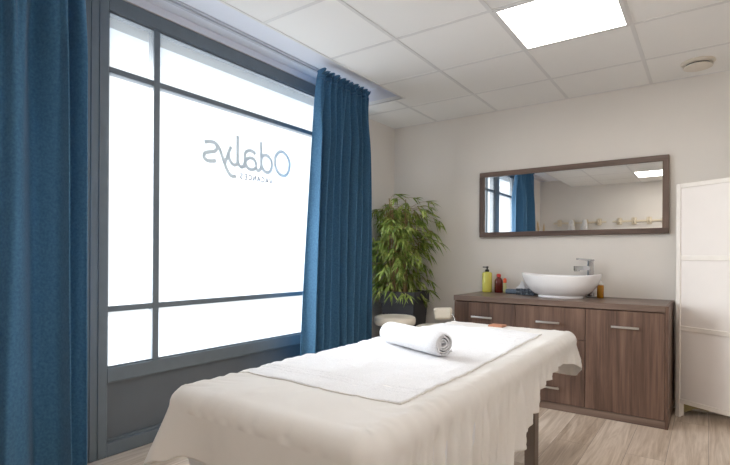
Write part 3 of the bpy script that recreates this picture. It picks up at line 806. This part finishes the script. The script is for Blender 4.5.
# flat towel
TX0, TX1, TY0, TY1 = -.390, .306, -.762, .815
bm = bmesh.new(); NX, NY = 70, 300; G = []
for j in range(NY+1):
    row = []
    for i in range(NX+1):
        u, v_ = i/NX, j/NY
        x = TX0+(TX1-TX0)*u; y = TY0+(TY1-TY0)*v_
        x += (-.045*v_**2 if u > .5 else 0)*(u-.5)*2
        y += .006*math.sin(u*7)*(1-v_)+.05*v_*(u-.5)*-.6
        xw, yw = x, y
        z = top_h(x, y)+.0135+wr(x, y)*.9
        z += .0040*noise.noise(Vector((x*7, y*20+x*5, 33)))+.0014*noise.noise(Vector((x*30, y*12, 3)))
        for yb in (.10, .125, .15): z -= .0030*math.exp(-((y-TY0-yb)/.006)**2)
        if i in (0, NX) or j in (0, NY): z -= .001
        row.append(bm.verts.new((x, y, z)))
    G.append(row)
for j in range(NY):
    for i in range(NX):
        bm.faces.new((G[j][i], G[j][i+1], G[j+1][i+1], G[j+1][i]))
bmesh.ops.recalc_face_normals(bm, faces=bm.faces[:])
tw_ = link('flat_towel', bm, 'towel', smooth=True, angle=180, loc=(CX, CY_, 0))
md = tw_.modifiers.new('thick', 'SOLIDIFY'); md.thickness = .004; md.offset = 0
tag(tw_, 'thin white towel spread flat over the middle of the massage table', 'towel')
bm = bmesh.new()
P = [Vector(G_) for G_ in []]
hem_pts = []
for i in range(NX+1):
    u = i/NX; x = TX0+(TX1-TX0)*u; y = TY0+.006*math.sin(u*7); hem_pts.append((x, y-.001, top_h(x, y)+.0125+wr(x, y)*.9))
tube(bm, hem_pts, .0022, 6)
hem_pts = []
for j in range(NY+1):
    v_ = j/NY; x = TX1-.045*v_**2; y = TY0+(TY1-TY0)*v_+.006*math.sin(7)*(1-v_)-.015*v_; hem_pts.append((x+.001, y, top_h(x, y)+.0125+wr(x, y)*.9))
tube(bm, hem_pts, .0022, 6)
h_ = link('towel_hem', bm, 'towel_hem', tw_, smooth=True); h_['label'] = 'greyish stitched hem'

# rolled towel
ax0 = Vector((-1.258, 1.968, 0)); ax1 = Vector((-.884, 1.806, 0))
d = (ax1-ax0); ln = d.length; ang = math.atan2(d.y, d.x)
zr = ZT_+.0185
rt_ = thing('rolled_towel', 'tightly rolled white terry towel lying on top of the flat towel', 'towel', (ax0.x, ax0.y, zr), ang)
def spiral(r0_, r1_, turns, n_):
    out = []
    for i in range(n_+1):
        t__ = i/n_; th = 2*math.pi*turns*t__+.6; r_ = r0_+(r1_-r0_)*t__
        r_ *= 1+.05*math.sin(th*1.0+1)+.03*math.sin(2.3*th)
        out.append((r_*1.04*math.cos(th), r_*.95*math.sin(th)))
    return out
bm = bmesh.new()
turns, ns = 3.8, 220; r_in, r_out = .009, .0525; pitch = (r_out-r_in)/turns; half = pitch*.40
S_ = spiral(r_in, r_out, turns, ns)
NL = 26; grid = []
for a in range(NL+1):
    fx = a/NL; x = ln*fx
    bulge = 1-.10*max(0, (abs(fx-.5)-.42)/.08)**2
    ring_o, ring_i = [], []
    for i, (py, pz) in enumerate(S_):
        ta = S_[min(i+1, ns)]; tb_ = S_[max(i-1, 0)]; tx, tz = ta[0]-tb_[0], ta[1]-tb_[1]; L2 = math.hypot(tx, tz) or 1; nx, nz = tz/L2, -tx/L2
        wob = .0016*noise.noise(Vector((x*9, py*30, pz*30)))
        telesc = .010*(i/ns-.6)*(1 if fx > .5 else -1)*abs(fx-.5)*2
        e = half*(1 if 0 < a < NL else .55)
        ring_o.append(bm.verts.new((x+telesc, (py+nx*(e+wob))*bulge, .055+(pz+nz*(e+wob))*bulge)))
        ring_i.append(bm.verts.new((x+telesc, (py-nx*e)*bulge, .055+(pz-nz*e)*bulge)))
    grid.append((ring_o, ring_i))
for a in range(NL):
    for k in (0, 1):
        A_, B_ = grid[a][k], grid[a+1][k]
        for i in range(ns): bm.faces.new((A_[i], A_[i+1], B_[i+1], B_[i]))
    for i in (0, ns): bm.faces.new((grid[a][0][i], grid[a+1][0][i], grid[a+1][1][i], grid[a][1][i]))
for a in (0, NL):
    o_, i_ = grid[a]
    for i in range(ns): bm.faces.new((o_[i], o_[i+1], i_[i+1], i_[i]))
zmin = min(v.co.z for v in bm.verts)
for v in bm.verts:
    v.co.z -= zmin
    if v.co.z < .006: v.co.z = .006*(v.co.z/.006)**.5 if v.co.z > 0 else 0
link('towel_roll', bm, 'towel', rt_, smooth=True, angle=60)

# ------------------------------------------------------------------ coat racks (seen in the mirror)
def rack(x0, x1, n, label):
    t_ = thing('coat_rack', label, 'coat rack', (x0, YB, 1.755))
    L = x1-x0
    link('rail', B(0, L, -.0, .018, -.016, .016, bev=.004) , 'cream_plastic', t_)
    for k in range(n):
        x = L*(k+.5)/n
        bm = bmesh.new(); box(bm, x-.04, x+.04, .014, .034, -.06, .06, bev=.014, seg=2)
        tube(bm, smooth_path([(x, .025, -.02), (x, .06, -.03), (x, .085, .0), (x, .085, .03)], 4), .009, 8)
        tube(bm, smooth_path([(x, .025, .02), (x, .045, .03), (x, .055, .06)], 4), .010, 8)
        link('hook', bm, 'cream_plastic', t_, smooth=True)
rack(-2.40, -1.50, 4, 'cream coat rack with two robes on it, seen in the mirror')
rack(-1.40, -.50, 4, 'empty cream coat rack seen at the right of the mirror')
def robe(x, seed, label):
    bm = bmesh.new(); NU, NV = 48, 30; G = []
    for j in range(NV+1):
        v_ = j/NV; z = 1.755+.05-v_*.95; hw_ = .03+.066*min(1, v_*2.2)**.8+.005*v_
        row = []
        for i in range(NU+1):
            th = math.pi*2*i/NU
            xx = hw_*math.cos(th)*(1+.10*math.sin(7*th+seed)*v_); yy = (.02+.035*v_)*math.sin(th)*(1+.35*math.sin(9*th+seed)*min(1, v_*3))
            row.append(bm.verts.new((x+xx, YB+.115+yy, z)))
        G.append(row)
    for j in range(NV):
        for i in range(NU): bm.faces.new((G[j][i], G[j][i+1], G[j+1][i+1], G[j+1][i]))
    tag(link('bathrobe', bm, 'robe', smooth=True, angle=180), label, 'robe', 'white robes on the coat rack')
robe(-2.40+.9*1.5/4, 1, 'white robe on the second hook, left one of the two seen in the mirror')
robe(-2.40+.9*2.5/4, 4, 'white robe on the third hook, right one of the two seen in the mirror')
# dried pampas in a floor vase by the left wall behind
pv = thing('pampas_vase', 'tall vase with dried beige pampas plumes, glimpsed in the mirror beside the blue curtain', 'vase', (-2.53, -.72, 0))
bm = bmesh.new(); lathe(bm, [(.07, 0), (.085, .02), (.10, .22), (.075, .45), (.045, .58), (.05, .62), (.04, .62), (.03, .57)], 28); link('vase_body', bm, 'white_plastic', pv, smooth=True)
for k in range(2):
    a_ = k*1.6+.8; c, s = math.cos(a_), math.sin(a_)
    bm = bmesh.new(); tube(bm, smooth_path([(0, 0, .60), (c*.02, s*.02, 1.0), (c*.05, s*.05, 1.4), (c*.08, s*.07, 1.74+.04*k)], 5), [.003]*11+[.010, .016, .018, .013, .004], 8); link('plume', bm, 'pampas', pv, smooth=True)
